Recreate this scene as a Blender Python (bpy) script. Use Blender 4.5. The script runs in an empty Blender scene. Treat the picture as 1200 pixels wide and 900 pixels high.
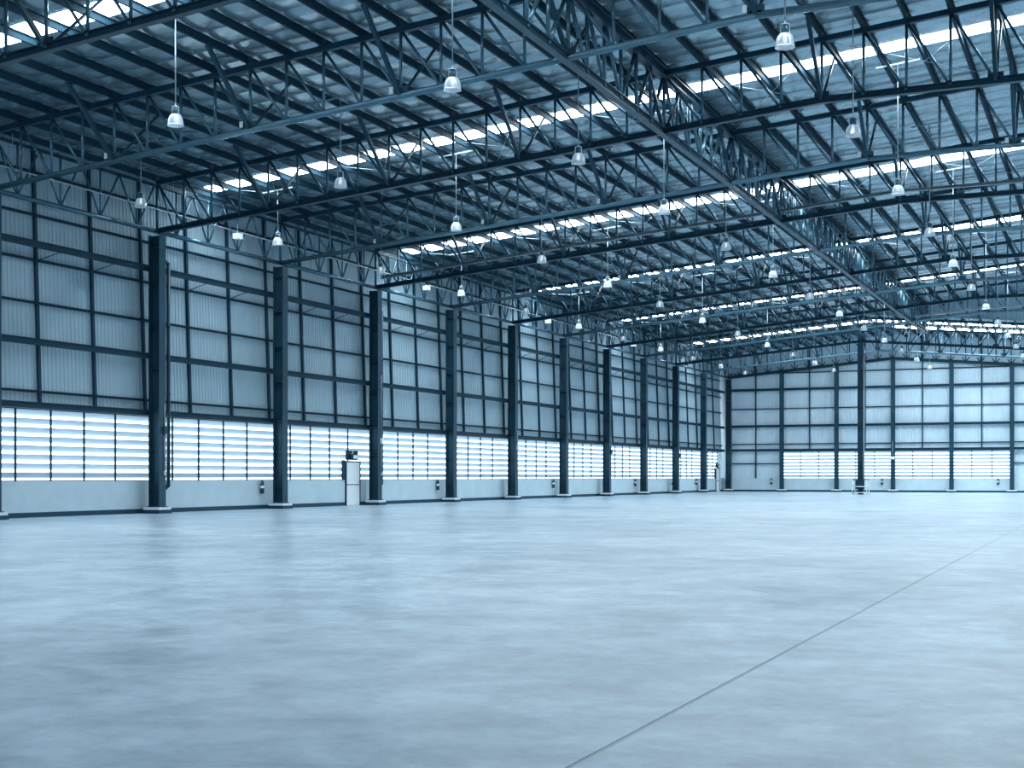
import bpy, math, random
from mathutils import Vector, Matrix

random.seed(7)
SC = bpy.context.scene
COL = SC.collection

# ------------------------------------------------------------------ camera, world, lights, exposure
EYE = 1.4
YAW = math.atan2(706.0, 1594.0)
cam_d = bpy.data.cameras.new('camera')
cam_d.sensor_width = 36.0
cam_d.lens = 1594.0 / 1200.0 * 36.0
cam_d.shift_y = 108.5 / 1200.0
cam_d.clip_end = 600
cam = bpy.data.objects.new('camera', cam_d)
cam.location = (0, 0, EYE)
cam.rotation_euler = (math.pi / 2, 0, YAW)
COL.objects.link(cam)
SC.camera = cam

SKYLIGHT_STRENGTH = 27.0
WORLD_STRENGTH = 3.3
world = bpy.data.worlds.new('overcast_sky')
SC.world = world
world.use_nodes = True
bg = world.node_tree.nodes['Background']
bg.inputs['Color'].default_value = (0.86, 0.96, 1.0, 1)
bg.inputs['Strength'].default_value = WORLD_STRENGTH

def area_light(name, loc, rot, sx, sy, power, col=(0.88, 0.96, 1.0)):
    d = bpy.data.lights.new(name, 'AREA')
    d.shape = 'RECTANGLE'; d.size = sx; d.size_y = sy
    d.energy = power; d.color = col
    o = bpy.data.objects.new(name, d)
    o.location = loc; o.rotation_euler = rot
    COL.objects.link(o)
    return o
# unseen fill lights added in front of the closed right and near walls
area_light('fill_light_right', (33.7, 45, 2.6), (0, math.pi / 2, 0), 2.6, 120, 4000)  # added fill from the right; this wall has no louvre opening
area_light('fill_light_rear', (-6, -18.5, 4.0), (-math.pi / 2, 0, 0), 40, 7, 1500)  # added fill from behind the camera; the near wall is closed
area_light('fill_light_far', (33.7, 117.0, 3.2), (0, math.pi / 2, 0), 6.0, 14, 2500)  # added to brighten the far hall; no door stands here

SC.view_settings.view_transform = 'Standard'
SC.view_settings.look = 'None'
SC.view_settings.exposure = 0.18
SC.view_settings.gamma = 1.0
SC.view_settings.use_curve_mapping = False
SC.cycles.use_denoising = True
SC.cycles.max_bounces = 10
SC.cycles.diffuse_bounces = 6
SC.cycles.sample_clamp_indirect = 6.0

# ------------------------------------------------------------------ dimensions
BAY = 8.366
Y1 = 41.85                       # station of the first column in view
def YC(i): return Y1 + (i - 1) * BAY
YFAR = YC(11)                    # far columns
YEND = YFAR + 0.36               # far wall plane
YBACK = -20.0
XC = -33.3                       # column line
XW = -33.9                       # inner face of the low wall
P = 1.256                        # truss panel / purlin spacing
SL = 0.087                       # roof slope
ZB0 = 10.72                      # underside level of the trusses at the columns
DEP = 1.85                       # truss depth
ZR0 = ZB0 + DEP + 0.32           # roof sheet level above column line
XK = XC + 20 * P                 # kink of bottom chord
XJ = XC + 16 * P                 # jack truss line
XLOW = XC + 12 * P               # ridge of the low far roof
XVAL = XC + 24 * P
YINF = YC(9) + 0.4               # end of the high roof
Z_SILL, Z_HEAD = 1.24, 3.72
LEAN = 0.035
def zbot(X):
    return ZB0 + SL * (min(-abs(X), XK) - XC)
def ztop(X):
    return ZB0 + DEP + SL * (-abs(X) - XC)
def tri(X):
    t = (X - XC) if X < XC else (X - XC) % (24 * P)
    return t if t <= 12 * P else 24 * P - t
def zlow(X): return ZB0 + SL * tri(X)
def zroof(X): return ZR0 + SL * (-abs(X) - XC)
def zroof_low(X): return ZR0 + SL * tri(X)

# ------------------------------------------------------------------ materials
def new_mat(name):
    m = bpy.data.materials.new(name); m.use_nodes = True
    nt = m.node_tree
    return m, nt, nt.nodes['Principled BSDF']
def mat(name, col, rough=0.5, metal=0.0, spec=0.5, var=0.0, vscale=3.0, bump=0.0, bscale=40.0, stretch=(1, 1, 1)):
    m, nt, b = new_mat(name)
    b.inputs['Base Color'].default_value = (*col, 1)
    b.inputs['Roughness'].default_value = rough
    b.inputs['Metallic'].default_value = metal
    b.inputs['Specular IOR Level'].default_value = spec
    if max(col) < 0.2:      # tinted enamel: its sheen is blue as well
        b.inputs['Specular Tint'].default_value = (0.40, 0.72, 0.95, 1)
    if var or bump:
        tc = nt.nodes.new('ShaderNodeTexCoord')
        mp = nt.nodes.new('ShaderNodeMapping')
        mp.inputs['Scale'].default_value = stretch
        nt.links.new(tc.outputs['Object'], mp.inputs['Vector'])
    if var:
        n = nt.nodes.new('ShaderNodeTexNoise')
        n.inputs['Scale'].default_value = vscale; n.inputs['Detail'].default_value = 5
        nt.links.new(mp.outputs['Vector'], n.inputs['Vector'])
        r = nt.nodes.new('ShaderNodeValToRGB')
        r.color_ramp.elements[0].position = 0.3; r.color_ramp.elements[1].position = 0.72
        r.color_ramp.elements[0].color = (*[c * (1 - var) for c in col], 1)
        r.color_ramp.elements[1].color = (*[min(1, c * (1 + var)) for c in col], 1)
        nt.links.new(n.outputs['Fac'], r.inputs['Fac'])
        nt.links.new(r.outputs['Color'], b.inputs['Base Color'])
    if bump:
        n2 = nt.nodes.new('ShaderNodeTexNoise')
        n2.inputs['Scale'].default_value = bscale; n2.inputs['Detail'].default_value = 3
        nt.links.new(mp.outputs['Vector'], n2.inputs['Vector'])
        bp = nt.nodes.new('ShaderNodeBump'); bp.inputs['Strength'].default_value = bump
        bp.inputs['Distance'].default_value = 0.05
        nt.links.new(n2.outputs['Fac'], bp.inputs['Height'])
        nt.links.new(bp.outputs['Normal'], b.inputs['Normal'])
    return m

M = {}
M['steel'] = mat('navy_painted_steel', (0.015, 0.044, 0.069), 0.45, 0.0, 0.16, 0.25, 1.5)
M['tube'] = mat('blue_grey_pipe_paint', (0.044, 0.100, 0.140), 0.22, 0.3, 0.8, 0.2, 2.0)
M['chord'] = mat('pale_blue_grey_pipe', (0.060, 0.128, 0.175), 0.25, 0.35, 0.7, 0.15, 2.0)
M['jack'] = mat('blue_grey_girder_paint', (0.022, 0.060, 0.090), 0.42, 0.0, 0.18, 0.2, 2.0)
M['purlin'] = mat('purlin_paint', (0.011, 0.032, 0.050), 0.6, 0.0, 0.06)
M['column'] = mat('column_paint', (0.019, 0.053, 0.081), 0.33, 0.0, 0.25, 0.2, 1.2)
M['girt'] = mat('girt_paint', (0.016, 0.047, 0.073), 0.55, 0.0, 0.15)
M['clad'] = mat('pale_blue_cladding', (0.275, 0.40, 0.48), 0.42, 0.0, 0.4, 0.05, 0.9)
M['clad_far'] = mat('far_cladding_brightened', (0.50, 0.645, 0.74), 0.42, 0.0, 0.4, 0.08, 0.6)  # cladding colour raised to stand in for stronger light on the far wall
M['dado'] = mat('painted_low_wall', (0.48, 0.62, 0.70), 0.6, 0.0, 0.3, 0.05, 1.5)
M['skirting'] = mat('dark_skirting_paint', (0.012, 0.042, 0.072), 0.55)
M['plinth'] = mat('pale_concrete', (0.68, 0.76, 0.81), 0.7)
M['white'] = mat('white_paint', (0.74, 0.82, 0.87), 0.45)
M['galv'] = mat('galvanised_bright', (0.36, 0.45, 0.51), 0.35, 0.4)
M['rodm'] = mat('dull_zinc', (0.20, 0.27, 0.32), 0.4, 0.4)
M['pipe'] = mat('downpipe_paint', (0.018, 0.045, 0.07), 0.4)
M['black'] = mat('dark_rubber', (0.008, 0.025, 0.045), 0.6)
M['ext'] = mat('extinguisher_enamel', (0.015, 0.05, 0.085), 0.3)
M['joint'] = mat('joint_filler', (0.38, 0.47, 0.53), 0.7)
M['housing'] = mat('lamp_housing', (0.05, 0.12, 0.17), 0.3, 0.5)

# polished concrete floor with stains, streaks and trowel marks
def floor_mat():
    m, nt, b = new_mat('polished_concrete')
    tc = nt.nodes.new('ShaderNodeTexCoord')
    def noise(scale, detail, rough=0.55, st=(1, 1, 1), dist=0.0):
        mp = nt.nodes.new('ShaderNodeMapping'); mp.inputs['Scale'].default_value = st
        nt.links.new(tc.outputs['Object'], mp.inputs['Vector'])
        n = nt.nodes.new('ShaderNodeTexNoise')
        n.inputs['Scale'].default_value = scale; n.inputs['Detail'].default_value = detail
        n.inputs['Roughness'].default_value = rough; n.inputs['Distortion'].default_value = dist
        nt.links.new(mp.outputs['Vector'], n.inputs['Vector'])
        return n
    def ramp(src, stops):
        r = nt.nodes.new('ShaderNodeValToRGB')
        e = r.color_ramp.elements
        while len(e) < len(stops): e.new(0.5)
        for k, (p, c) in enumerate(stops):
            e[k].position = p; e[k].color = (*c, 1)
        nt.links.new(src, r.inputs['Fac'])
        return r
    n1 = noise(0.16, 6, 0.62, (1, 1, 1), 0.6)
    n2 = noise(1.1, 8, 0.7, (1, 1, 1), 0.4)
    n3 = noise(4.2, 9, 0.78)
    r1 = ramp(n1.outputs['Fac'], [(0.32, (0.435, 0.59, 0.70)), (0.66, (0.62, 0.785, 0.90))])
    r2 = ramp(n2.outputs['Fac'], [(0.34, (0.60, 0.65, 0.69)), (0.60, (1.0, 1.0, 1.0))])
    r3 = ramp(n3.outputs['Fac'], [(0.36, (0.77, 0.79, 0.81)), (0.56, (1.0, 1.0, 1.0))])
    def mul(a, bb):
        mx = nt.nodes.new('ShaderNodeMix'); mx.data_type = 'RGBA'; mx.blend_type = 'MULTIPLY'
        mx.inputs['Factor'].default_value = 1.0
        nt.links.new(a, mx.inputs['A']); nt.links.new(bb, mx.inputs['B'])
        return mx.outputs['Result']
    n4 = noise(0.42, 7, 0.68, (1, 1, 1), 0.8)
    r4 = ramp(n4.outputs['Fac'], [(0.36, (0.74, 0.78, 0.81)), (0.56, (1.0, 1.0, 1.0))])
    c = mul(mul(mul(r1.outputs['Color'], r2.outputs['Color']), r3.outputs['Color']), r4.outputs['Color'])
    nt.links.new(c, b.inputs['Base Color'])
    rr = nt.nodes.new('ShaderNodeMapRange')
    rr.inputs['To Min'].default_value = 0.20; rr.inputs['To Max'].default_value = 0.46
    nt.links.new(n2.outputs['Fac'], rr.inputs['Value'])
    nt.links.new(rr.outputs['Result'], b.inputs['Roughness'])
    b.inputs['Specular IOR Level'].default_value = 0.5
    bp = nt.nodes.new('ShaderNodeBump'); bp.inputs['Strength'].default_value = 0.12; bp.inputs['Distance'].default_value = 0.02
    nt.links.new(n3.outputs['Fac'], bp.inputs['Height'])
    nt.links.new(bp.outputs['Normal'], b.inputs['Normal'])
    return m
M['floor'] = floor_mat()

# crinkled foil insulation under the roof
def foil_mat():
    m, nt, b = new_mat('roof_foil')
    tc = nt.nodes.new('ShaderNodeTexCoord')
    mp = nt.nodes.new('ShaderNodeMapping'); mp.inputs['Scale'].default_value = (0.5, 1.6, 1)
    nt.links.new(tc.outputs['Object'], mp.inputs['Vector'])
    n = nt.nodes.new('ShaderNodeTexNoise'); n.inputs['Scale'].default_value = 0.9; n.inputs['Detail'].default_value = 1.0
    nt.links.new(mp.outputs['Vector'], n.inputs['Vector'])
    bp = nt.nodes.new('ShaderNodeBump'); bp.inputs['Strength'].default_value = 0.3; bp.inputs['Distance'].default_value = 0.12
    nt.links.new(n.outputs['Fac'], bp.inputs['Height'])
    nt.links.new(bp.outputs['Normal'], b.inputs['Normal'])
    b.inputs['Base Color'].default_value = (0.245, 0.365, 0.435, 1)
    b.inputs['Metallic'].default_value = 0.65
    b.inputs['Roughness'].default_value = 0.24
    return m
M['foil'] = foil_mat()

def emit_mat(name, col, s):
    m = bpy.data.materials.new(name); m.use_nodes = True
    nt = m.node_tree; nt.nodes.remove(nt.nodes['Principled BSDF'])
    e = nt.nodes.new('ShaderNodeEmission')
    e.inputs['Color'].default_value = (*col, 1); e.inputs['Strength'].default_value = s
    nt.links.new(e.outputs[0], nt.nodes['Material Output'].inputs['Surface'])
    return m
M['skylight'] = emit_mat('daylit_translucent_sheet', (0.86, 0.96, 1.0), SKYLIGHT_STRENGTH)
M['bulb'] = emit_mat('lit_bulb', (0.92, 0.97, 1.0), 3.0)

def mix_shader(name, kind):
    m = bpy.data.materials.new(name); m.use_nodes = True
    nt = m.node_tree; nt.nodes.remove(nt.nodes['Principled BSDF'])
    out = nt.nodes['Material Output']
    d = nt.nodes.new('ShaderNodeBsdfDiffuse'); t = nt.nodes.new('ShaderNodeBsdfTranslucent')
    mx = nt.nodes.new('ShaderNodeMixShader')
    nt.links.new(d.outputs[0], mx.inputs[1]); nt.links.new(t.outputs[0], mx.inputs[2])
    if kind == 'blade':
        d.inputs['Color'].default_value = (0.60, 0.71, 0.79, 1); t.inputs['Color'].default_value = (0.62, 0.73, 0.82, 1)
        mx.inputs[0].default_value = 0.28
        nt.links.new(mx.outputs[0], out.inputs['Surface'])
    else:
        d.inputs['Color'].default_value = (0.62, 0.72, 0.78, 1); t.inputs['Color'].default_value = (0.66, 0.75, 0.81, 1)
        mx.inputs[0].default_value = 0.55
        g = nt.nodes.new('ShaderNodeBsdfGlossy'); g.inputs['Roughness'].default_value = 0.12
        g.inputs['Color'].default_value = (0.9, 0.95, 1, 1)
        mx2 = nt.nodes.new('ShaderNodeMixShader'); mx2.inputs[0].default_value = 0.18
        nt.links.new(mx.outputs[0], mx2.inputs[1]); nt.links.new(g.outputs[0], mx2.inputs[2])
        tr = nt.nodes.new('ShaderNodeBsdfTransparent')
        mx3 = nt.nodes.new('ShaderNodeMixShader'); mx3.inputs[0].default_value = 0.42
        nt.links.new(mx2.outputs[0], mx3.inputs[1]); nt.links.new(tr.outputs[0], mx3.inputs[2])
        nt.links.new(mx3.outputs[0], out.inputs['Surface'])
    return m
M['blade'] = mix_shader('translucent_louvre', 'blade')
M['acrylic'] = mix_shader('prismatic_acrylic', 'bell')

# ------------------------------------------------------------------ mesh helpers
class MB:
    def __init__(s): s.v = []; s.f = []; s.smooth = []
    def add(s, vs, fs, smooth=False):
        o = len(s.v); s.v += [tuple(p) for p in vs]
        for f in fs: s.f.append([i + o for i in f]); s.smooth.append(smooth)
        return s
    def box(s, x0, x1, y0, y1, z0, z1):
        return s.add([(x0, y0, z0), (x1, y0, z0), (x1, y1, z0), (x0, y1, z0), (x0, y0, z1), (x1, y0, z1), (x1, y1, z1), (x0, y1, z1)],
                     [(0, 3, 2, 1), (4, 5, 6, 7), (0, 1, 5, 4), (1, 2, 6, 5), (2, 3, 7, 6), (3, 0, 4, 7)])
    def extrude(s, prof, p0, p1, up=(0, 0, 1), smooth=False):
        p0 = Vector(p0); p1 = Vector(p1); d = (p1 - p0).normalized(); u = Vector(up)
        if abs(d.dot(u)) > 0.98: u = Vector((0, 1, 0))
        x = d.cross(u).normalized(); y = x.cross(d).normalized()
        n = len(prof)
        vs = [p0 + x * a + y * b for a, b in prof] + [p1 + x * a + y * b for a, b in prof]
        fs = [(i, (i + 1) % n, n + (i + 1) % n, n + i) for i in range(n)]
        o = len(s.v); s.add(vs, fs, smooth)
        s.f.append([o + i for i in range(n)][::-1]); s.smooth.append(False)
        s.f.append([o + n + i for i in range(n)]); s.smooth.append(False)
        return s
    def tube(s, p0, p1, r, n=10, up=(0, 0, 1)):
        return s.extrude([(r * math.cos(2 * math.pi * i / n), r * math.sin(2 * math.pi * i / n)) for i in range(n)], p0, p1, up, True)
    def lathe(s, prof, n=16, c=(0, 0, 0)):
        vs = []
        for r, z in prof:
            for i in range(n):
                a = 2 * math.pi * i / n
                vs.append((c[0] + r * math.cos(a), c[1] + r * math.sin(a), c[2] + z))
        fs = []
        for k in range(len(prof) - 1):
            for i in range(n):
                j = (i + 1) % n
                fs.append((k * n + i, k * n + j, (k + 1) * n + j, (k + 1) * n + i))
        return s.add(vs, fs, True)
    def mesh(s, name):
        me = bpy.data.meshes.new(name)
        me.from_pydata(s.v, [], s.f)
        me.polygons.foreach_set('use_smooth', s.smooth)
        me.update()
        return me

def I_prof(h, w, tf=0.022, tw=0.016):
    a, b, c = w / 2, h / 2, tw / 2
    return [(-a, -b), (a, -b), (a, -b + tf), (c, -b + tf), (c, b - tf), (a, b - tf), (a, b), (-a, b), (-a, b - tf), (-c, b - tf), (-c, -b + tf), (-a, -b + tf)]
def R_prof(h, w): return [(-w / 2, -h / 2), (w / 2, -h / 2), (w / 2, h / 2), (-w / 2, h / 2)]
def C_prof(h, w, t=0.015):
    return [(0, -h / 2), (w, -h / 2), (w, -h / 2 + t), (t, -h / 2 + t), (t, h / 2 - t), (w, h / 2 - t), (w, h / 2), (0, h / 2)]
def Z_prof(h, w, t=0.015):
    b = h / 2
    return [(-w, -b), (t, -b), (t, b - t), (w, b - t), (w, b), (0, b), (0, -b + t), (-w, -b + t)]
def L_prof(a, t=0.012):
    return [(-a / 2, -a / 2), (a / 2, -a / 2), (a / 2, -a / 2 + t), (-a / 2 + t, -a / 2 + t), (-a / 2 + t, a / 2), (-a / 2, a / 2)]
def T_prof(r, n=8): return [(r * math.cos(2 * math.pi * i / n), r * math.sin(2 * math.pi * i / n)) for i in range(n)]
PROF = {
    'tube7': (T_prof(0.045), True), 'tube9': (T_prof(0.055, 10), True), 'tube4': (T_prof(0.022, 6), True), 'rod': (T_prof(0.009, 5), True),
    'rod2': (T_prof(0.018, 6), True), 'ang': (L_prof(0.11), False), 'ang2': (L_prof(0.13), False), 'girt': (C_prof(0.09, 0.09), False),
    'wind': (I_prof(0.22, 0.16), False), 'mull': (R_prof(0.12, 0.10), False), 'purlin': (Z_prof(0.20, 0.07), False),
    'mullion': (R_prof(0.06, 0.05), False), 'chan': (C_prof(0.12, 0.10), False), 'jackw': (T_prof(0.06, 10), True), 'eave': (T_prof(0.085, 10), True),
    'eavew': (T_prof(0.035), True), 'bar': (R_prof(0.04, 0.04), False),
}
CACHE = {}
def wmat(o):
    m = o.matrix_basis.copy()
    while o.parent is not None:
        o = o.parent; m = o.matrix_basis @ m
    return m
def link(name, me, m, parent=None, loc=None, mw=None):
    if m is not None and not me.materials: me.materials.append(M[m])
    o = bpy.data.objects.new(name, me); COL.objects.link(o)
    if mw is None: mw = Matrix.Translation(loc if loc is not None else (0, 0, 0))
    if parent is not None:
        o.parent = parent
        mw = wmat(parent).inverted() @ mw
    o.matrix_basis = mw
    return o
def member(name, prof, p0, p1, m, parent, up=(0, 0, 1), shift=(0, 0)):
    """a straight bar of a stock section between two world points; equal bars share one mesh"""
    p0 = Vector(p0); p1 = Vector(p1); d = p1 - p0; L = d.length; d.normalize()
    key = (prof, round(L, 3), m)
    if key not in CACHE:
        pr, sm = PROF[prof]
        CACHE[key] = MB().extrude(pr, (0, 0, 0), (0, 0, L), (0, 1, 0), sm).mesh(name)
        # extrude along +Z with up=+Y gives x=-X, so profile axes are (-X, +Y)
    u = Vector(up)
    if abs(d.dot(u)) > 0.98: u = Vector((0, 1, 0))
    x = d.cross(u).normalized(); y = x.cross(d).normalized()
    R = Matrix((-x, y, d)).transposed()
    if R.determinant() < 0: R = Matrix((x, y, d)).transposed()
    return link(name, CACHE[key], m, parent, mw=Matrix.Translation(p0) @ R.to_4x4())
def thing(name, label, cat, loc, group=None):
    o = bpy.data.objects.new(name, None); COL.objects.link(o)
    o.location = loc; o.empty_display_size = 0.3
    return tag(o, label, cat, group)
def tag(o, label, cat=None, group=None, kind=None):
    o['label'] = label
    if cat: o['category'] = cat
    if group: o['group'] = group
    if kind: o['kind'] = kind
    return o
def struct(name, me, m, label, cat, loc=(0, 0, 0)):
    return tag(link(name, me, m, None, loc), label, cat, kind='structure')
ORD = ['', 'first', 'second', 'third', 'fourth', 'fifth', 'sixth', 'seventh', 'eighth', 'ninth', 'tenth', 'eleventh', 'twelfth', 'thirteenth']
def pix(X, Y, Z):
    c, s = math.cos(YAW), math.sin(YAW)
    zc = -X * s + Y * c
    return 600 + 1594 * (X * c + Y * s) / zc, 558.5 - 1594 * (Z - EYE) / zc

# ------------------------------------------------------------------ floor
XJT = -2.4
fl = struct('floor', MB().box(-34.2, 34.2, YBACK, YEND + 0.4, -0.3, -0.03).mesh('floor'), 'joint', 'pale polished concrete floor with a long joint', 'floor')
link('slab', MB().box(-34.2, XJT - 0.016, YBACK, YEND + 0.4, -0.03, 0).mesh('slab'), 'floor', fl)
link('slab', MB().box(XJT + 0.016, 34.2, YBACK, YEND + 0.4, -0.03, 0).mesh('slab'), 'floor', fl)
link('joint_filler', MB().box(XJT - 0.016, XJT + 0.016, YBACK, YEND + 0.4, -0.03, -0.004).mesh('joint_filler'), 'joint', fl)

# ------------------------------------------------------------------ roof
SKY = [28.4 + 16.65 * j for j in range(-1, 5)] + [114.2]
def SKY_W(y): return 0.85 if y < 50 else 1.2
ceil_me = MB()
for sx in (-1, 1):        # outer weather sheet just above the foil, closing the roof
    ceil_me.add([(sx * 34.6, YBACK, zroof(34.6) + 0.14), (0, YBACK, zroof(0) + 0.14), (0, YINF, zroof(0) + 0.14), (sx * 34.6, YINF, zroof(34.6) + 0.14)], [(0, 1, 2, 3)])
ceil_me.add([(-34.6, YINF, zroof_low(-34.6) + 0.14), (XLOW, YINF, zroof_low(XLOW) + 0.14), (XLOW, YEND + 0.3, zroof_low(XLOW) + 0.14), (-34.6, YEND + 0.3, zroof_low(-34.6) + 0.14)], [(0, 1, 2, 3)])
XV2, XL2, XE = XVAL + 12 * P, XVAL + 12 * P, 34.6
for xa, xb in ((XLOW, XVAL), (XVAL, XV2), (XV2, XVAL + 24 * P), (XVAL + 24 * P, XE)):
    xb_ = xb - 1e-5
    ceil_me.add([(xa, YINF, zroof_low(xa + 1e-5) + 0.14), (xb, YINF, zroof_low(xb_) + 0.14), (xb, YEND + 0.3, zroof_low(xb_) + 0.14), (xa, YEND + 0.3, zroof_low(xa + 1e-5) + 0.14)], [(0, 1, 2, 3)])
ceiling = struct('ceiling', ceil_me.mesh('ceiling'), 'foil', 'sloping roof lined with crinkled foil between dark purlins and skylights', 'roof')

def foil_sheet(x0, x1, w, zf, flip=False):
    """one blanket of foil, sagging a little between its seams and between the purlins"""
    nx = max(4, int(round(abs(x1 - x0) / P)) * 2); ny = 6
    vs = []; fs = []
    for i in range(nx + 1):
        X = x0 + (x1 - x0) * i / nx
        for j in range(ny + 1):
            t = j / ny
            sag = 0.045 * math.sin(math.pi * t) ** 0.7 + (0.015 if i % 2 else 0) * math.sin(math.pi * t)
            vs.append((X, (t - 0.5) * w, zf(X) - sag + 0.045))
    for i in range(nx):
        for j in range(ny):
            a = i * (ny + 1) + j
            fs.append((a, a + 1, a + ny + 2, a + ny + 1))
    return MB().add(vs, fs, True)
def y_runs(y0, y1):
    cuts = [y0]
    for s in SKY:
        if y0 < s - SKY_W(s) / 2 < y1: cuts += [s - SKY_W(s) / 2, s + SKY_W(s) / 2]
    cuts.append(y1)
    return [(cuts[k], cuts[k + 1]) for k in range(0, len(cuts), 2)]
FOIL = {}
def lay_foil(x0, x1, y0, y1, zf, tagk, width=1.2):
    for a, b in y_runs(y0, y1):
        n = max(1, int(round((b - a) / width))); w = (b - a) / n
        key = (tagk, round(w, 3))
        if key not in FOIL: FOIL[key] = foil_sheet(x0, x1, w, zf).mesh('roof_sheet')
        for k in range(n):
            link('roof_sheet', FOIL[key], 'foil', ceiling, (0, a + (k + 0.5) * w, 0))
lay_foil(-34.5, 0, 20.0, YINF, zroof, 'main')
lay_foil(-34.5, 0, YBACK, 20.0, zroof, 'rear', 20)
lay_foil(-34.5, XLOW, YINF, YEND + 0.2, zroof_low, 'lowL')
lay_foil(XLOW, XVAL - 1e-4, YINF, YEND + 0.2, zroof_low, 'lowR')
lay_foil(XVAL, XV2, YINF, YEND + 0.2, zroof_low, 'lowR2', 8)
lay_foil(XV2, XVAL + 24 * P - 1e-4, YINF, YEND + 0.2, zroof_low, 'lowR3', 8)
lay_foil(34.5, 0, YBACK, YINF, zroof, 'right', 16)
def sky_panel(x0, x1, y, zf):
    mb = MB()
    nx = int(round(abs(x1 - x0) / P)); z = 0.02
    for e in (0, 1):
        pass
    vs = []; fs = []
    for i in range(nx + 1):
        X = x0 + (x1 - x0) * i / nx
        vs += [(X, y - SKY_W(y) / 2, zf(X) + z), (X, y + SKY_W(y) / 2, zf(X) + z)]
    for i in range(nx): fs.append((2 * i, 2 * i + 1, 2 * i + 3, 2 * i + 2))
    return mb.add(vs, fs)
for y in SKY:
    if y < YINF:
        link('skylight_sheet', sky_panel(-33.2, 0, y, zroof).mesh('skylight_sheet'), 'skylight', ceiling)
        if y > 20: link('skylight_sheet', sky_panel(33.2, 0, y, zroof).mesh('skylight_sheet'), 'skylight', ceiling)
    else:
        link('skylight_sheet', sky_panel(-33.2, XLOW, y, zroof_low).mesh('skylight_sheet'), 'skylight', ceiling)
        for yy in (y + 4.2,):  # unseen extra strips right of the valley, added to brighten the far wall
            link('skylight_sheet', sky_panel(XVAL + P, XV2, yy, lambda X: zroof_low(X) - 0.06).mesh('skylight_sheet'), 'skylight', ceiling)
            link('skylight_sheet', sky_panel(XV2, XVAL + 23 * P, yy, lambda X: zroof_low(X) - 0.06).mesh('skylight_sheet'), 'skylight', ceiling)
        link('skylight_sheet', sky_panel(XVAL, XV2, y, zroof_low).mesh('skylight_sheet'), 'skylight', ceiling)
        link('skylight_sheet', sky_panel(XV2, XVAL + 24 * P - 1e-4, y, zroof_low).mesh('skylight_sheet'), 'skylight', ceiling)
        link('skylight_sheet', sky_panel(XLOW + P, XVAL - P, y + 4.2, lambda X: zroof_low(X) - 0.06).mesh('skylight_sheet'), 'skylight', ceiling)
        link('skylight_sheet', sky_panel(XLOW, XVAL - 1e-4, y, zroof_low).mesh('skylight_sheet'), 'skylight', ceiling)
# purlins
def pz(zf, X): return zf(X) - 0.135
for k in range(27):
    X = XC + k * P
    y1 = YEND if k <= 12 else YINF
    member('purlin', 'purlin', (X, 18.0, pz(zroof, X)), (X, y1, pz(zroof, X)), 'purlin', ceiling)
    if k >= 13 and k <= 24:
        member('purlin', 'purlin', (X, YINF, pz(zroof_low, X)), (X, YEND, pz(zroof_low, X)), 'purlin', ceiling)
    if k >= 0:
        member('purlin', 'purlin', (-X, 18.0, pz(zroof, X)), (-X, YINF, pz(zroof, X)), 'purlin', ceiling)
for k in range(25, 50):
    X = XC + k * P
    member('purlin', 'purlin', (X, YINF, pz(zroof_low, X)), (X, YEND, pz(zroof_low, X)), 'purlin', ceiling)
# roof bracing rods in the skylight bays
for i in (1, 3, 5, 7):
    for k in range(0, 24, 4):
        xa, xb = XC + k * P, XC + (k + 4) * P
        za, zb = ztop(xa) - 0.02, ztop(xb) - 0.02
        member('brace_rod', 'rod', (xa, YC(i), za), (xb, YC(i + 1), zb), 'rodm', ceiling)
        member('brace_rod', 'rod', (xb, YC(i), zb), (xa, YC(i + 1), za), 'rodm', ceiling)

# ------------------------------------------------------------------ left wall
wl = struct('wall_left', MB().box(XW - 0.25, XW, YBACK, YEND, 0, Z_SILL).mesh('wall_left'), 'dado', 'pale low wall below louvres and corrugated cladding on the left side', 'wall')
Z_CL = 3.80
def corr(n, pitch, z0, ztops, lean, axis, depth=0.022):
    """trapezoidal sheet; runs along +Y (axis 0) or +X (axis 1); ztops(s) = height at distance s"""
    vs = []; fs = []; s = 0
    pts = []
    for k in range(n):
        b = k * pitch
        pts += [(b, 0), (b + pitch * 0.55, 0), (b + pitch * 0.67, depth), (b + pitch * 0.88, depth)]
    pts.append((n * pitch, 0))
    for s, dpt in pts:
        for q in (0, 1):
            z = z0 if q == 0 else ztops(s)
            if axis == 0: vs.append((dpt - lean * (z - z0), s, z))
            else: vs.append((s, -dpt, z))
    for k in range(len(pts) - 1):
        a = 2 * k
        fs.append((a, a + 2, a + 3, a + 1) if axis == 0 else (a, a + 2, a + 3, a + 1))
    return MB().add(vs, fs)
SH = BAY / 3
left_sheet = corr(14, SH / 14, Z_CL, lambda s: 13.0, LEAN, 0).mesh('cladding_sheet')
XCL = -33.95
FIRST = -2
for i in range(FIRST, 11):
    for j in range(3):
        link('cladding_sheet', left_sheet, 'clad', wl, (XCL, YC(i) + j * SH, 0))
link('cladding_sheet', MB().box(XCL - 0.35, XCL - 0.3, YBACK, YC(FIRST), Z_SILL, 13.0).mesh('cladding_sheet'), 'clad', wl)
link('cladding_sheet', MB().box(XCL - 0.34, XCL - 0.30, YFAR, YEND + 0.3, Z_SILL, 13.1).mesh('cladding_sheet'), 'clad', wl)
def xlean(z): return XCL + 0.09 - LEAN * (z - Z_CL)
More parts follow.
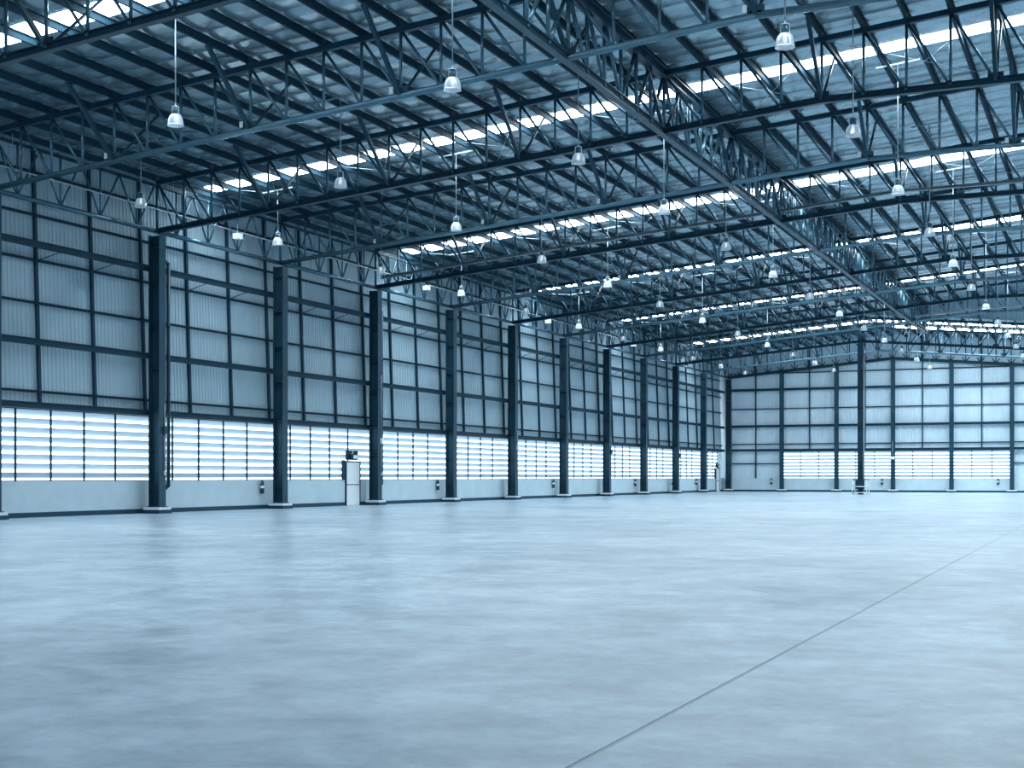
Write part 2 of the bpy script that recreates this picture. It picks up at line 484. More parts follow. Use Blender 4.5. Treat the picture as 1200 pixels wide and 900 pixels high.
for i in range(FIRST, 11):
    y0 = YC(i)
    for j in range(3):
        member('wall_post', 'mull', (xlean(Z_CL), y0 + j * SH, Z_CL), (xlean(12.7), y0 + j * SH, 12.7), 'girt', wl, up=(0, 1, 0))
    for z in (4.32, 7.38, 8.86, 10.42, 11.9):
        member('girt', 'girt', (xlean(z), y0, z), (xlean(z), y0 + BAY, z), 'girt', wl)
    for z in (3.83, 6.0, 9.33):
        member('wind_beam', 'wind', (XC - 0.33, y0, z), (XC - 0.33, y0 + BAY, z), 'girt', wl)
    for z in (9.0, 4.4):       # small ties from the posts back to the wind beam
        for j in (1, 2):
            if z > 5:
                member('tie', 'rod2', (xlean(z), y0 + j * SH, z - 0.15), (XC - 0.33, y0 + j * SH + 0.7, z + 0.2), 'girt', wl)
bb = MB().box(XW, XW + 0.03, YBACK, YEND, 0, 0.17)
struct('baseboard_left', bb.mesh('baseboard_left'), 'skirting', 'dark painted skirting strip along the foot of the louvred wall', 'baseboard')

# ------------------------------------------------------------------ louvre windows
NB = 8
PITCH = (Z_HEAD - Z_SILL) / NB
def blade_profile():
    # (distance out from the inner edge, height below the row top)
    return [(0.0, 0.0), (0.05, -0.035), (0.13, -0.115), (0.19, -0.165), (0.235, -0.185)]
def blade_mesh(L, axis):
    pr = blade_profile(); t = 0.012
    vs = []; fs = []
    n = len(pr)
    for e in (0, L):
        for (o, z) in pr: vs.append((-o, e, z) if axis == 0 else (e, o, z))
        for (o, z) in pr[::-1]: vs.append((-o, e, z + t) if axis == 0 else (e, o, z + t))
    m2 = 2 * n
    for k in range(m2):
        fs.append((k, (k + 1) % m2, m2 + (k + 1) % m2, m2 + k))
    fs.append(tuple(range(m2))); fs.append(tuple(range(m2, 2 * m2)))
    return MB().add(vs, fs).mesh('louvre_blade')
WN = 0
def louvre(loc, L, npan, axis, label):
    """a bank of eight translucent blades with slim posts; origin at the sill's near end"""
    global WN
    WN += 1
    x, y, z = loc
    fr = MB()
    if axis == 0:
        fr.box(-0.10, 0.02, 0, L, 0, 0.03); fr.box(-0.10, 0.02, 0, L, Z_HEAD - Z_SILL - 0.02, Z_HEAD - Z_SILL + 0.06)
    else:
        fr.box(0, L, -0.02, 0.10, 0, 0.03); fr.box(0, L, -0.02, 0.10, Z_HEAD - Z_SILL - 0.02, Z_HEAD - Z_SILL + 0.06)
    w = struct('window_%d' % WN, fr.mesh('window_frame'), 'girt', label, 'window', loc)
    key = ('blade', round(L, 3), axis)
    if key not in CACHE: CACHE[key] = blade_mesh(L, axis)
    for k in range(NB):
        zz = z + (k + 1) * PITCH - 0.02
        link('louvre_blade', CACHE[key], 'blade', w, (x, y, zz))
    for j in range(1, npan):
        s = L * j / npan
        a = (x + 0.03, y + s, z) if axis == 0 else (x + s, y - 0.03, z)
        b = (a[0], a[1], z + Z_HEAD - Z_SILL)
        pm = member('louvre_post', 'mullion', a, b, 'girt', w, up=(0, 1, 0))
    return w
for i in range(-1, 11):
    lab = ('louvre window of eight white blades between the %s and %s wall columns from far corner' % (ORD[11 - i], ORD[10 - i])) if 0 <= i <= 9 else \
          ('louvre window of eight white blades in the last bay beside the far corner' if i == 10 else 'louvre window of eight white blades at the left edge of view')
    louvre((XW - 0.02, YC(i), Z_SILL), BAY, 5, 0, lab)
link('louvre_band', MB().box(XW - 0.2, XW - 0.15, YBACK, YC(-1), Z_SILL, Z_CL).mesh('louvre_band'), 'blade', wl)

# ------------------------------------------------------------------ far wall
HB = 4 * P
FX = [XC + 0.05 + j * HB for j in range(13)]
wf_me = MB()
wf_me.box(XW - 0.2, 34.2, YEND, YEND + 0.25, 0, Z_SILL)
wf = struct('wall_far', wf_me.mesh('wall_far'), 'dado', 'far end wall of pale corrugated cladding on a low wall', 'wall')
for j in range(13):
    xa = FX[0] + j * HB
    solid = j in (0, 5, 6, 7, 12)
    for h in (0, 1):
        x0 = xa + h * HB / 2
        if j == 0 and h == 0: x0 -= 0.0
        z0 = Z_SILL if solid else Z_CL
        n = 12; pit = HB / 2 / n
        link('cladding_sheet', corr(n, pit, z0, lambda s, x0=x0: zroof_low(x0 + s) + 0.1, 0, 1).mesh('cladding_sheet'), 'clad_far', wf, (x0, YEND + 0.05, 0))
    xm = xa + HB / 2
    member('wall_post', 'mull', (xm, YEND - 0.05, z0), (xm, YEND - 0.05, zroof_low(xm) - 0.1), 'girt', wf, up=(0, 1, 0))
    for z in ((4.42, 7.72, 11.02) if not solid else (2.6, 4.42, 7.72, 11.02)):
        member('girt', 'girt', (xa, YEND - 0.05, z), (xa + HB, YEND - 0.05, z), 'girt', wf)
    for z in (3.86, 6.1, 9.5):
        member('wind_beam', 'wind', (xa, YFAR + 0.12, z), (xa + HB, YFAR + 0.12, z), 'girt', wf)
    if not solid:
        louvre((xa, YEND + 0.02, Z_SILL), HB, 3, 1, ('far wall louvre window, %s of four counted from the left' % ORD[j]) if j < 5 else ('far wall louvre window beyond the right picture edge, %s bay from the corner' % ORD[j + 1]))
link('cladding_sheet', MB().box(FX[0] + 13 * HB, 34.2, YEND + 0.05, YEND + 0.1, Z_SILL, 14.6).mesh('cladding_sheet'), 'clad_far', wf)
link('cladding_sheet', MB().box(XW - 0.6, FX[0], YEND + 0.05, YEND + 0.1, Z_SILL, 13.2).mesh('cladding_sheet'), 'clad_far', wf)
struct('baseboard_far', MB().box(XW, 34.0, YEND - 0.03, YEND, 0, 0.17).mesh('baseboard_far'), 'skirting', 'dark painted skirting strip along the foot of the far wall', 'baseboard')
# gable beam of the far wall with short brackets to the purlins
gb = MB()
pr = I_prof(0.26, 0.2)
gb.extrude(pr, (XC, YFAR + 0.05, zlow(XC)), (XLOW, YFAR + 0.05, zlow(XLOW)))
for xa, xb in ((XLOW, XVAL - 1e-5), (XVAL, XV2), (XV2, XVAL + 24 * P - 1e-5)):
    gb.extrude(pr, (xa, YFAR + 0.05, zlow(xa)), (xb, YFAR + 0.05, zlow(xb)))
gbo = struct('trim_1', gb.mesh('gable_beam'), 'girt', 'dark gable beam following the low roof along the far wall top', 'beam')
for k in range(0, 25, 1):
    X = XC + k * P
    member('bracket', 'tube7', (X, YFAR + 0.05, zlow(X)), (X, YFAR - 0.3, zroof_low(X) - 0.2), 'girt', gbo)
    for sx in (-1, 1):
        if XC < X + sx * 0.3 < XVAL:
            member('bracket', 'tube7', (X, YFAR - 0.02, zlow(X) + 0.05), (X + sx * 0.32, YFAR - 0.1, zlow(X) + 0.42), 'girt', gbo)

# ------------------------------------------------------------------ walls outside the picture, closing the hall
wi = MB()
n = 300; vs = []; fs = []
for k in range(n + 1):
    X = XLOW + (34.3 - XLOW) * k / n
    d = 0.035 if k % 2 else 0
    zl = zroof_low(X) - 0.02
    vs += [(X, YINF + d, zl), (X, YINF + d, max(zl, zroof(X) + 0.1))]
for k in range(n): fs.append((2 * k, 2 * k + 2, 2 * k + 3, 2 * k + 1))
wi.add(vs, fs)
wio = struct('wall_upper', wi.mesh('wall_upper'), 'clad', 'corrugated wall closing the gap above the low far roof', 'wall')
for j in range(3):
    X = XC + (15 + 4 * j) * P
    member('wall_post', 'mull', (X, YINF - 0.06, zroof_low(X)), (X, YINF - 0.06, zroof(X) - 0.2), 'girt', wio, up=(0, 1, 0))
wr = MB(); wr.box(34.0, 34.25, YBACK, YEND, 0, Z_SILL); wr.box(34.05, 34.15, YBACK, YEND, Z_SILL, 13.3)
struct('wall_right', wr.mesh('wall_right'), 'clad', 'right-hand cladding wall on a low base', 'wall')
wn = MB(); wn.add([(-34.3, YBACK, 0), (34.3, YBACK, 0), (34.3, YBACK, 13.0), (0, YBACK, 16.0), (-34.3, YBACK, 13.0)], [(0, 1, 2, 3, 4)])
struct('wall_near', wn.mesh('wall_near'), 'clad', 'near end wall behind the viewer', 'wall')

# ------------------------------------------------------------------ doors
def door(n, y, w, label):
    fr = MB()
    for yy in (y - w / 2 - 0.06, y + w / 2):
        fr.box(XW - 0.02, XW + 0.07, yy, yy + 0.06, 0, 2.16)
    fr.box(XW - 0.02, XW + 0.07, y - w / 2, y + w / 2, 2.10, 2.16)
    d = struct('door_%d' % n, fr.mesh('door_frame'), 'girt', label, 'door')
    lf = link('door_leaf', MB().box(XW + 0.0, XW + 0.045, y - w / 2, y + w / 2, 0.01, 2.10).mesh('door_leaf'), 'white', d)
    link('mid_rail', MB().box(XW + 0.045, XW + 0.055, y - w / 2 + 0.05, y + w / 2 - 0.05, 0.99, 1.03).mesh('mid_rail'), 'girt', lf)
    link('push_handle', MB().tube((XW + 0.09, y + w / 2 - 0.12, 0.95), (XW + 0.09, y + w / 2 - 0.12, 1.2), 0.012).box(XW + 0.04, XW + 0.1, y + w / 2 - 0.13, y + w / 2 - 0.11, 0.96, 0.98).box(XW + 0.04, XW + 0.1, y + w / 2 - 0.13, y + w / 2 - 0.11, 1.17, 1.19).mesh('push_handle'), 'galv', lf)
    link('side_post', MB().box(XW - 0.05, XW + 0.06, y - w / 2 - 0.30, y - w / 2 - 0.12, Z_SILL, 2.2).mesh('side_post'), 'girt', d)
    return d
door(1, 57.35, 1.25, 'pale metal exit door in the louvred wall by the third column')
door(2, 123.9, 1.2, 'pale metal exit door beside the far corner')
def exit_light(y, label):
    e = thing('exit_light', label, 'light', (XW + 0.1, y, 2.22))
    link('body', MB().box(XW + 0.0, XW + 0.14, y - 0.30, y + 0.30, 2.24, 2.48).mesh('body'), 'girt', e)
    link('face', MB().box(XW + 0.14, XW + 0.155, y - 0.12, y + 0.26, 2.27, 2.44).mesh('face'), 'white', e)
    link('bracket', MB().tube((XW - 0.02, y - 0.1, 2.55), (XW + 0.12, y - 0.1, 2.3), 0.02).tube((XW + 0.1, y - 0.12, 2.46), (XW + 0.1, y - 0.12, 2.72), 0.02).mesh('bracket'), 'white', e)
    link('backing_panel', MB().box(XW - 0.02, XW, y - 0.6, y + 0.55, 2.2, 2.66).mesh('backing_panel'), 'jack', e)
exit_light(57.35, 'grey light fixture on a bracket over the nearer exit door')
exit_light(123.9, 'grey light fixture on a bracket over the exit door in the far corner')

# ------------------------------------------------------------------ columns
ZCT = ZB0 - 0.16
def col_parts(h, d, bf, nst):
    tf, tw = 0.03, 0.02
    web = MB().box(-d / 2 + tf, d / 2 - tf, -tw / 2, tw / 2, 0, h)
    fl1 = MB().box(d / 2 - tf, d / 2, -bf / 2, bf / 2, 0, h)
    st = MB().box(-d / 2 + tf, d / 2 - tf, -bf / 2 + 0.01, -tw / 2, -0.008, 0.008).box(-d / 2 + tf, d / 2 - tf, tw / 2, bf / 2 - 0.01, -0.008, 0.008)
    bp = MB().box(-d / 2 - 0.06, d / 2 + 0.06, -bf / 2 - 0.06, bf / 2 + 0.06, -0.03, 0)
    for sx in (-1, 1):
        for sy in (-1, 1):
            bp.lathe([(0.0, 0.07), (0.022, 0.07), (0.022, 0.0)], 6, (sx * (d / 2 - 0.1), sy * (bf / 2 - 0.07), 0))
    return web.mesh('web'), fl1.mesh('flange'), st.mesh('stiffener'), bp.mesh('base_plate')
CW = col_parts(ZCT - 0.27, 0.50, 0.40, 7)
def column(x, y, label, group, parts, h, nst, z0=0.27, rot=0, mname='column', plinth=(0.37, 0.36)):
    c = thing('steel_column', label, 'column', (x, y, 0), group)
    R = Matrix.Rotation(rot, 4, 'Z')
    T = Matrix.Translation((x, y, z0)) @ R
    link('web', parts[0], mname, c, mw=T)
    link('flange', parts[1], mname, c, mw=T)
    link('flange', parts[1], mname, c, mw=T @ Matrix.Rotation(math.pi, 4, 'Z'))
    for k in range(nst):
        link('stiffener', parts[2], mname, c, mw=T @ Matrix.Translation((0, 0, 0.65 + k * 1.53)))
    link('base_plate', parts[3], mname, c, mw=T)
    key = ('plinth', plinth)
    if key not in CACHE:
        a, b = plinth
        CACHE[key] = (MB().box(-a, a, -b, b, 0.14, 0.24).mesh('plinth'), MB().box(-a - 0.02, a + 0.02, -b - 0.02, b + 0.02, 0, 0.14).mesh('plinth_skirting'))
    pl = link('plinth', CACHE[key][0], 'plinth', c, mw=Matrix.Translation((x, y, 0)) @ R)
    link('plinth_skirting', CACHE[key][1], 'skirting', pl, mw=Matrix.Translation((x, y, 0)) @ R)
    return c
for i in range(0, 11):
    n = 11 - i
    if i == 0: lab = 'steel column cut off by the left picture edge, only its plinth showing'
    elif i == 1: lab = 'nearest dark steel wall column in full view, tenth from the far corner'
    else: lab = 'dark steel %scolumn on a pale plinth, %s from the far corner' % ('wall ', ORD[n])
    column(XC, YC(i), lab, 'wall columns along the louvred side', CW, ZCT, 7)
    o = COL.objects
h_c = zlow(XC) - 0.1
column(FX[0], YFAR, 'dark steel column standing in the far left corner', 'columns of the far wall', CW, h_c, 7)
for j in range(1, 13):
    X = FX[j]
    parts = col_parts(zlow(X) - 0.13 - 0.27, 0.30, 0.36, 7)
    column(X, YFAR, 'dark steel column against the far wall, %s right of the corner column' % ORD[j], 'columns of the far wall', parts, 0, 7, rot=math.pi / 2, plinth=(0.35, 0.40))
# free-standing column below the end of the low ridge
ZI = zlow(XLOW) - 0.12
pin = col_parts(ZI - 0.03, 0.42, 0.36, 7)
ic = column(XLOW, YC(9), 'free-standing steel column in front of the far wall, inside a guard frame', None, pin, ZI, 7, z0=0.03, plinth=(0.30, 0.28))
for ch in list(ic.children):
    if ch.name.startswith('plinth'):
        for g in list(ch.children): bpy.data.objects.remove(g)
        bpy.data.objects.remove(ch)
cd = MB().tube((XLOW + 0.27, YC(9) - 0.1, 0.1), (XLOW + 0.27, YC(9) - 0.1, ZI - 0.3), 0.05)
link('drain_pipe', cd.mesh('drain_pipe'), 'galv', ic)
g = thing('column_guard', 'low white tubular guard frame around the foot of the free-standing column', 'guard', (XLOW, YC(9), 0))
q = 0.55
for sx in (-1, 1):
    for sy in (-1, 1):
        link('post', MB().tube((0, 0, 0), (0, 0, 1.2), 0.04).mesh('post'), 'white', g, (XLOW + sx * q, YC(9) + sy * q, 0))
for z in (0.15, 0.62, 1.17):
    for s in (-1, 1):
        link('rail', MB().tube((-q, 0, 0), (q, 0, 0), 0.035).mesh('rail'), 'white' if z < 1 else 'girt', g, (XLOW, YC(9) + s * q, z))
        link('rail', MB().tube((0, -q, 0), (0, q, 0), 0.035).mesh('rail'), 'white' if z < 1 else 'girt', g, (XLOW + s * q, YC(9), z))
eb = thing('electric_cabinet', 'small dark control cabinet fixed to the free-standing column', 'cabinet', (XLOW, YC(9) - 0.33, 0.55))
link('body', MB().box(XLOW - 0.34, XLOW + 0.32, YC(9) - 0.42, YC(9) - 0.19, 0.42, 1.12).mesh('body'), 'black', eb)
link('door', MB().box(XLOW - 0.30, XLOW + 0.28, YC(9) - 0.435, YC(9) - 0.42, 0.46, 1.08).mesh('door'), 'girt', eb)

# ------------------------------------------------------------------ downpipes, conduits, boxes
def bend_pipe(pts, r):
    mb = MB()
    for a, b in zip(pts[:-1], pts[1:]): mb.tube(a, b, r, 10)
    for p in pts[1:-1]:
        mb.lathe([(0.001, r)] + [(r * math.cos(t), r * math.sin(t)) for t in [1.2, 0.8, 0.4, 0, -0.4, -0.8, -1.2]] + [(0.001, -r)], 10, p)
    return mb
for i in (1, 3, 5, 7, 9):
    y = YC(i) + 0.82; x = XC - 0.12
    dp = thing('downpipe', 'dark rainwater downpipe clipped behind the %s column from the far corner' % ORD[11 - i], 'pipe', (x, y, 0.9), 'rainwater downpipes')
    link('pipe', bend_pipe([(x - 0.25, y - 0.3, 9.95), (x, y, 9.6), (x, y, 1.05), (x - 0.30, y - 0.05, 0.82), (x - 0.47, y - 0.05, 0.80)], 0.075).mesh('pipe'), 'pipe', dp)
    for z in (1.9, 4.6, 7.2):
        link('clip', MB().lathe([(0.076, -0.03), (0.088, -0.03), (0.088, 0.03), (0.076, 0.03)], 10).box(-0.09, 0.09, -0.62, -0.07, -0.012, 0.012).mesh('clip'), 'girt', dp, (x, y, z))
    xx = XC + 0.25; yy = YC(i) + 0.1
    jb = thing('junction_box', 'white junction box with conduit on the %s column from the far corner' % ORD[11 - i], 'box', (xx, yy, 3.1), 'junction boxes on the columns')
    link('box', MB().box(xx - 0.02, xx + 0.1, yy - 0.09, yy + 0.09, 3.02, 3.3).mesh('box'), 'white' if i in (3, 5) else 'jack', jb)
    link('conduit', MB().tube((xx + 0.02, yy, 1.55), (xx + 0.02, yy, 3.02), 0.018, 6).tube((xx + 0.02, yy, 3.3), (xx + 0.02, yy, 6.4 if i == 3 else 4.2), 0.018, 6).mesh('conduit'), 'galv', jb)
    link('socket', MB().box(xx - 0.02, xx + 0.06, yy - 0.06, yy + 0.06, 1.45, 1.6).mesh('socket'), 'galv', jb)
X = FX[3]
jb = thing('junction_box', 'white junction box on the far wall column right of the free-standing column', 'box', (X, YFAR - 0.16, 3.0), 'junction boxes on the columns')
link('box', MB().box(X - 0.17, X + 0.17, YFAR - 0.33, YFAR - 0.21, 2.95, 3.2).mesh('box'), 'white', jb)
link('conduit', MB().tube((X, YFAR - 0.23, 3.2), (X, YFAR - 0.23, 4.6), 0.02, 6).mesh('conduit'), 'galv', jb)
for q, j in enumerate(range(4)):
    y0 = 30.0 + j * 2 * BAY
    cn = thing('wall_conduit', 'thin bright conduit under the eaves ending in a camera, %s from the front' % ORD[j + 1], 'conduit', (-32.9, y0, 11.4), 'eaves conduits')
    link('conduit', MB().tube((-32.9, y0, 11.45), (-32.9, y0 + 16.5, 11.45), 0.022, 6).mesh('conduit'), 'galv', cn)
    cb = link('camera_body', MB().box(-33.02, -32.72, y0 + 16.3, y0 + 16.6, 11.14, 11.36).mesh('camera_body'), 'white', cn)
    link('camera_neck', MB().tube((-32.9, y0 + 16.45, 11.36), (-32.9, y0 + 16.45, 11.46), 0.03, 8).mesh('camera_neck'), 'galv', cb)
    for yh in (4.0, 12.3): link('hanger', MB().tube((-32.9, y0 + yh, 11.45), (-32.9, y0 + yh, 12.6), 0.01, 5).mesh('hanger'), 'galv', cn)

# ------------------------------------------------------------------ fire extinguishers
def ext_meshes():
    b = MB().lathe([(0.001, 0.0), (0.075, 0.0), (0.085, 0.02), (0.085, 0.40), (0.07, 0.46), (0.03, 0.50), (0.03, 0.53), (0.001, 0.53)], 12)
    lb = MB().lathe([(0.0865, 0.24), (0.0865, 0.35)], 12)
    hd = MB().box(-0.025, 0.025, -0.09, 0.03, 0.53, 0.58).box(-0.012, 0.012, -0.14, 0.02, 0.585, 0.60)
    hs = MB()
    pts = [(0, 0.04, 0.555), (0.0, 0.10, 0.52), (0.0, 0.115, 0.40), (0.0, 0.11, 0.18)]
    for a, c in zip(pts[:-1], pts[1:]): hs.tube(a, c, 0.014, 6)
    hs.tube((0, 0.11, 0.19), (0, 0.10, 0.08), 0.024, 8)
    br = MB().box(-0.115, -0.085, -0.03, 0.03, 0.2, 0.5)
    return [(n, m.mesh(n), k) for n, m, k in (('cylinder', b, 'ext'), ('label_band', lb, 'white'), ('valve_handle', hd, 'black'), ('hose', hs, 'black'), ('wall_bracket', br, 'galv'))]
EM = ext_meshes()
def extinguisher(x, y, rot, label):
    e = thing('fire_extinguisher', label, 'extinguisher', (x, y, 0.66), 'fire extinguishers on the low walls')
    T = Matrix.Translation((x, y, 0.66)) @ Matrix.Rotation(rot, 4, 'Z')
    for n, me, k in EM: link(n, me, k, e, mw=T)
for i in (2, 4, 6, 8, 10):
    extinguisher(XW + 0.145, YC(i) - 0.72, 0, 'dark fire extinguisher on the low wall left of %s column from far corner' % ORD[11 - i])
for X, w in ((-29.25, 'left of the first far wall louvre'), (-19.2, 'just right of the free-standing column'), (-9.3, 'near the right picture edge')):
    extinguisher(X, YEND - 0.145, -math.pi / 2, 'dark fire extinguisher on the far low wall %s' % w)

# ------------------------------------------------------------------ roof trusses
FLY = 2.1
def poly(pts, prof, smooth):
    mb = MB()
    for a, b in zip(pts[:-1], pts[1:]): mb.extrude(prof, a, b, (0, 0, 1), smooth)
    return mb
def truss(i):
    y = YC(i); tube = (i % 2 == 0); low = i >= 9
    n = 11 - i
    if i == -1: lab = 'dark roof truss cutting across the top left corner of the picture'
    elif low: lab = ('peaked bright-piped low roof truss on the first wall column from far corner' if i == 10 else
                     'peaked dark low roof truss resting on the free-standing column')
    elif i == 0: lab = 'nearest long roof truss with bright round bottom pipe, from left edge to top right'
    else: lab = '%s roof truss carried by the %s wall column from the far corner' % ('bright-piped' if tube else 'dark square-chord', ORD[n])
    t = thing('roof_truss', lab, 'truss', (XC, y, ZB0), 'roof trusses')
    if low:
        zb, zt = zlow, (lambda X: zlow(X) + DEP)
        xs = [XC, XLOW, XVAL - 1e-5, XV2, XVAL + 24 * P - 1e-5]; xt = xs; K = 47
    else:
        zb, zt = zbot, ztop
        xs = [XC, XK, -XK, -XC]; xt = [XC, 0, -XC]; K = 30
    if tube: bp, sm = T_prof(0.095, 12), True
    else: bp, sm = I_prof(0.20, 0.20), False
    link('bottom_chord', poly([(x, 0, zb(x)) for x in xs], bp, sm).mesh('bottom_chord'), 'chord' if tube else 'steel', t, (0, y, 0))
    link('top_chord', poly([(x, 0, zt(x)) for x in xt], R_prof(0.17, 0.16), False).mesh('top_chord'), 'steel', t, (0, y, 0))
    wm = 'tube'
    def web(k, dest):
        X = XC + k * P
        if dest is None:
            member('vertical', 'tube7' if k else 'tube9', (X, y, zb(X)), (X, y, zt(X)), wm, t)
        X2 = X + P
        if k < K:
            down = ((k % 24) < 12) if low else (X + P / 2 < 0)
            a, b = ((X, zt(X)), (X2, zb(X2))) if down else ((X, zb(X)), (X2, zt(X2)))
            member('diagonal', 'tube7', (a[0], y, a[1]), (b[0], y, b[1]), wm, t)
    for k in range(K + 1): web(k, None)
    if not low:
        w = MB()
        for k in range(31, 54):
            X = min(XC + k * P, -XC)
            w.tube((X, 0, zb(X)), (X, 0, zt(X)), 0.045, 6)
            if X + P < -XC: w.tube((X, 0, zb(X)), (X + P, 0, zt(X + P)), 0.045, 6)
        tag(link('web', w.mesh('web'), wm, t, (0, y, 0)), 'lattice members right of the picture edge', kind='stuff')
    # fly braces from the bottom chord up to the purlins on both sides
    for k in range(4, K + 1, 4):
        X = XC + k * P
        if low and k > 28: break
        zr = (zroof_low(X) if low else zroof(X)) - 0.24
        for s in (-1, 1):
            yy = y + s * FLY
            member('fly_brace', 'ang' if s < 0 else 'tube7', (X, y + s * 0.08, zb(X) + 0.05), (X, yy, zr), 'steel', t)
        link('gusset_plate', GUS, 'steel', t, (X, y, zb(X)))
        if tube and k % 4 == 0:
            link('clamp_plate', CLP, 'rodm', t, (X - 0.26, y, zb(X)))
    for k in range(0, K + 1, 2):
        X = XC + k * P
        link('purlin_cleat', CLT, 'steel', t, (X, y, zt(X)))
GUS = MB().box(-0.22, 0.22, -0.012, 0.012, 0.0, 0.26).box(-0.16, 0.16, -0.14, 0.14, 0.085, 0.105).mesh('gusset_plate')
CLP = MB().box(-0.06, 0.06, -0.10, -0.085, 0.08, 0.26).mesh('clamp_plate')
CLT = MB().box(-0.10, 0.10, -0.11, 0.11, 0.07, 0.10).box(-0.02, 0.02, -0.12, 0.12, 0.1, 0.26).mesh('purlin_cleat')
for i in range(-1, 11): truss(i)

# ------------------------------------------------------------------ long jack truss
jt = thing('jack_truss', 'long lattice girder running lengthwise under the roof, crossing every roof truss', 'truss', (XJ, YC(-1), zbot(XJ)))
zjb, zjt = zbot(XJ) - 0.04, ztop(XJ) - 0.04
ja, jb_ = YC(-1) - BAY, YC(9)
link('bottom_chord', MB().extrude(I_prof(0.24, 0.22, 0.025, 0.018), (0, ja - jb_, 0), (0, 0, 0)).mesh('bottom_chord'), 'jack', jt, (XJ, jb_, zjb))
link('top_chord', MB().extrude(I_prof(0.30, 0.30, 0.03, 0.02), (0, ja - jb_, 0), (0, 0, 0)).mesh('top_chord'), 'steel', jt, (XJ, jb_, zjt))
NJ = 6
for i in range(-1, 9):
    for k in range(NJ):
        y = YC(i) + k * BAY / NJ
        member('vertical', 'jackw', (XJ, y, zjb), (XJ, y, zjt), 'tube', jt)
        y2 = y + BAY / NJ
        if k < NJ / 2: member('diagonal', 'jackw', (XJ, y, zjt), (XJ, y2, zjb), 'tube', jt)
        else: member('diagonal', 'jackw', (XJ, y, zjb), (XJ, y2, zjt), 'tube', jt)
        if k == 0:
            link('node_plate', MB().box(-0.012, 0.012, -0.35, 0.35, -0.05, 0.4).mesh('node_plate') if 'npl' not in CACHE else CACHE['npl'], 'steel', jt, (XJ, y, zjb + 0.1))

# ------------------------------------------------------------------ eave lattice along the column heads
for i in range(-1, 11):
    y0 = YC(i); n = 11 - i
    if i == -1: lab = 'eave lattice girder above the wall at the left picture edge'
    elif i == 10: lab = 'eave lattice girder in the bay next to the far corner'
    else: lab = 'eave lattice girder between the %s and %s wall columns from the far corner' % (ORD[n], ORD[n - 1])
    e = thing('eave_truss', lab, 'truss', (XC, y0, ZB0), 'eave girders along the column heads')
    zb_, zt_ = ZB0, ZB0 + DEP - 0.1
    member('bottom_chord', 'eave', (XC, y0 + 0.1, zb_), (XC, y0 + BAY - 0.1, zb_), 'tube', e)
    member('top_chord', 'ang2', (XC, y0 + 0.1, zt_), (XC, y0 + BAY - 0.1, zt_), 'steel', e)
    nn = 4
    for k in range(nn):
        yb = y0 + 0.15; wb = (BAY - 0.3) / nn
        a = yb + k * wb; m_ = a + wb / 2; b = a + wb
        member('diagonal', 'eavew', (XC, a, zt_), (XC, m_, zb_), 'tube', e)
        member('diagonal', 'eavew', (XC, m_, zb_), (XC, b, zt_), 'tube', e)
        member('vertical', 'eavew', (XC, m_, zb_), (XC, m_, zt_), 'tube', e)

# ------------------------------------------------------------------ cable trays
STRAP = MB().box(-0.02, 0.02, -0.02, 0.14, -0.08, 0.08).mesh('strap')
def tray(i, dz, dy, x0, label):
    pts = [(x0, 0, zbot(x0) + dz), (XK, 0, zbot(XK) + dz), (4.0, 0, zbot(4.0) + dz)]
    c = thing('cable_tray', label, 'tray', (x0, YC(i) + dy, zbot(x0)), 'cable trays on the trusses')
    link('tray', poly(pts, C_prof(0.12, 0.16, 0.012), False).mesh('tray'), 'rodm', c, (0, YC(i) + dy, 0))
    k0 = int((x0 - XC) / P) + 1
    for k in range(k0, 29, 2):
        X = XC + k * P
        link('strap', STRAP, 'rodm', c, (X, YC(i) + dy, zbot(X) + dz))
tray(3, 0.36, -0.30, XC + 0.5, 'pale cable tray along the dark truss above the third visible column')
tray(8, 0.28, -0.22, XJ + 0.2, 'pale cable tray on the last high truss right of the lengthwise girder')

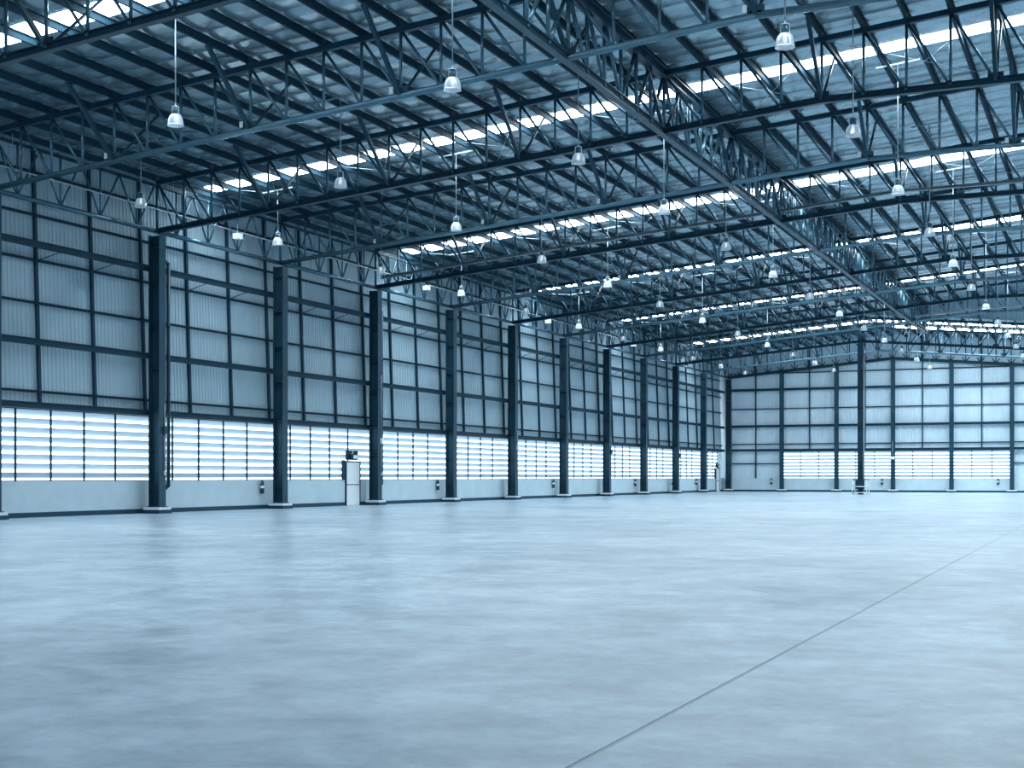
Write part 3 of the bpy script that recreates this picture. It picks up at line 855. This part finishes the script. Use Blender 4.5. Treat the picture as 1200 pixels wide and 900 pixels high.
# ------------------------------------------------------------------ pendant lamps
ZL = 10.66         # rim of the bells
def bell():
    pr = []
    for t in range(9):
        a = t / 8
        pr.append((0.085 + (0.205 - 0.085) * math.sin(a * math.pi / 2), 0.03 + 0.27 * math.cos(a * math.pi / 2)))
    outer = [(0.03, 0.315)] + pr + [(0.21, 0.0), (0.218, -0.004)]
    inner = [(max(r - 0.008, 0.03), z) for r, z in outer[::-1]]
    return MB().lathe(outer + inner, 20).mesh('reflector')
BELL = bell()
HOUS = MB().lathe([(0.001, 0.50), (0.05, 0.50), (0.055, 0.48), (0.085, 0.475), (0.085, 0.34), (0.075, 0.315), (0.001, 0.315)], 14).mesh('housing')
BAND = MB().lathe([(0.087, 0.475), (0.100, 0.478), (0.100, 0.498), (0.06, 0.502), (0.001, 0.502)], 14).box(-0.105, -0.095, -0.02, 0.02, 0.3, 0.49).box(0.095, 0.105, -0.02, 0.02, 0.3, 0.49).mesh('mounting_band')
BULB = MB().lathe([(0.001, 0.10), (0.03, 0.11), (0.048, 0.15), (0.048, 0.20), (0.03, 0.25), (0.022, 0.31), (0.001, 0.31)], 10).mesh('bulb')
HOOK = MB().tube((0, 0, 0.50), (0, 0, 0.60), 0.014, 6).tube((-0.05, 0, 0.52), (0.05, 0, 0.52), 0.012, 6).mesh('hook')
ROWS = [(-30.6, 'row along the louvred wall'), (-22.65, 'second row from louvred wall'), (-14.5, 'third row from louvred wall'), (-6.5, 'fourth row from louvred wall')]
for X, rw in ROWS:
    cnt = 0
    for i in range(-1, 11):
        y = YC(i) + BAY * 0.49
        px, py = pix(X, y, ZL + 0.2)
        if not (-15 < px < 1215 and -10 < py < 900): continue
        cnt += 1
        zf = zroof_low if y > YINF else zroof
        lp = thing('pendant_lamp', 'bell-shaped hanging lamp, %s from the front in the %s' % (ORD[cnt], rw), 'lamp', (X, y, ZL), 'hanging bell lamps')
        link('reflector', BELL, 'acrylic', lp, (X, y, ZL))
        h = link('housing', HOUS, 'housing', lp, (X, y, ZL))
        link('mounting_band', BAND, 'galv', h, (X, y, ZL))
        link('bulb', BULB, 'bulb', lp, (X, y, ZL))
        link('hook', HOOK, 'galv', lp, (X, y, ZL))
        zt_ = zf(X) - 0.28
        member('rod', 'rod2' , (X, y, ZL + 0.58), (X, y, zt_), 'rodm', lp)
        member('hanger_bar', 'bar', (X - 0.7, y, zf(X - 0.7) - 0.27), (X + 0.7, y, zf(X + 0.7) - 0.27), 'rodm', lp)
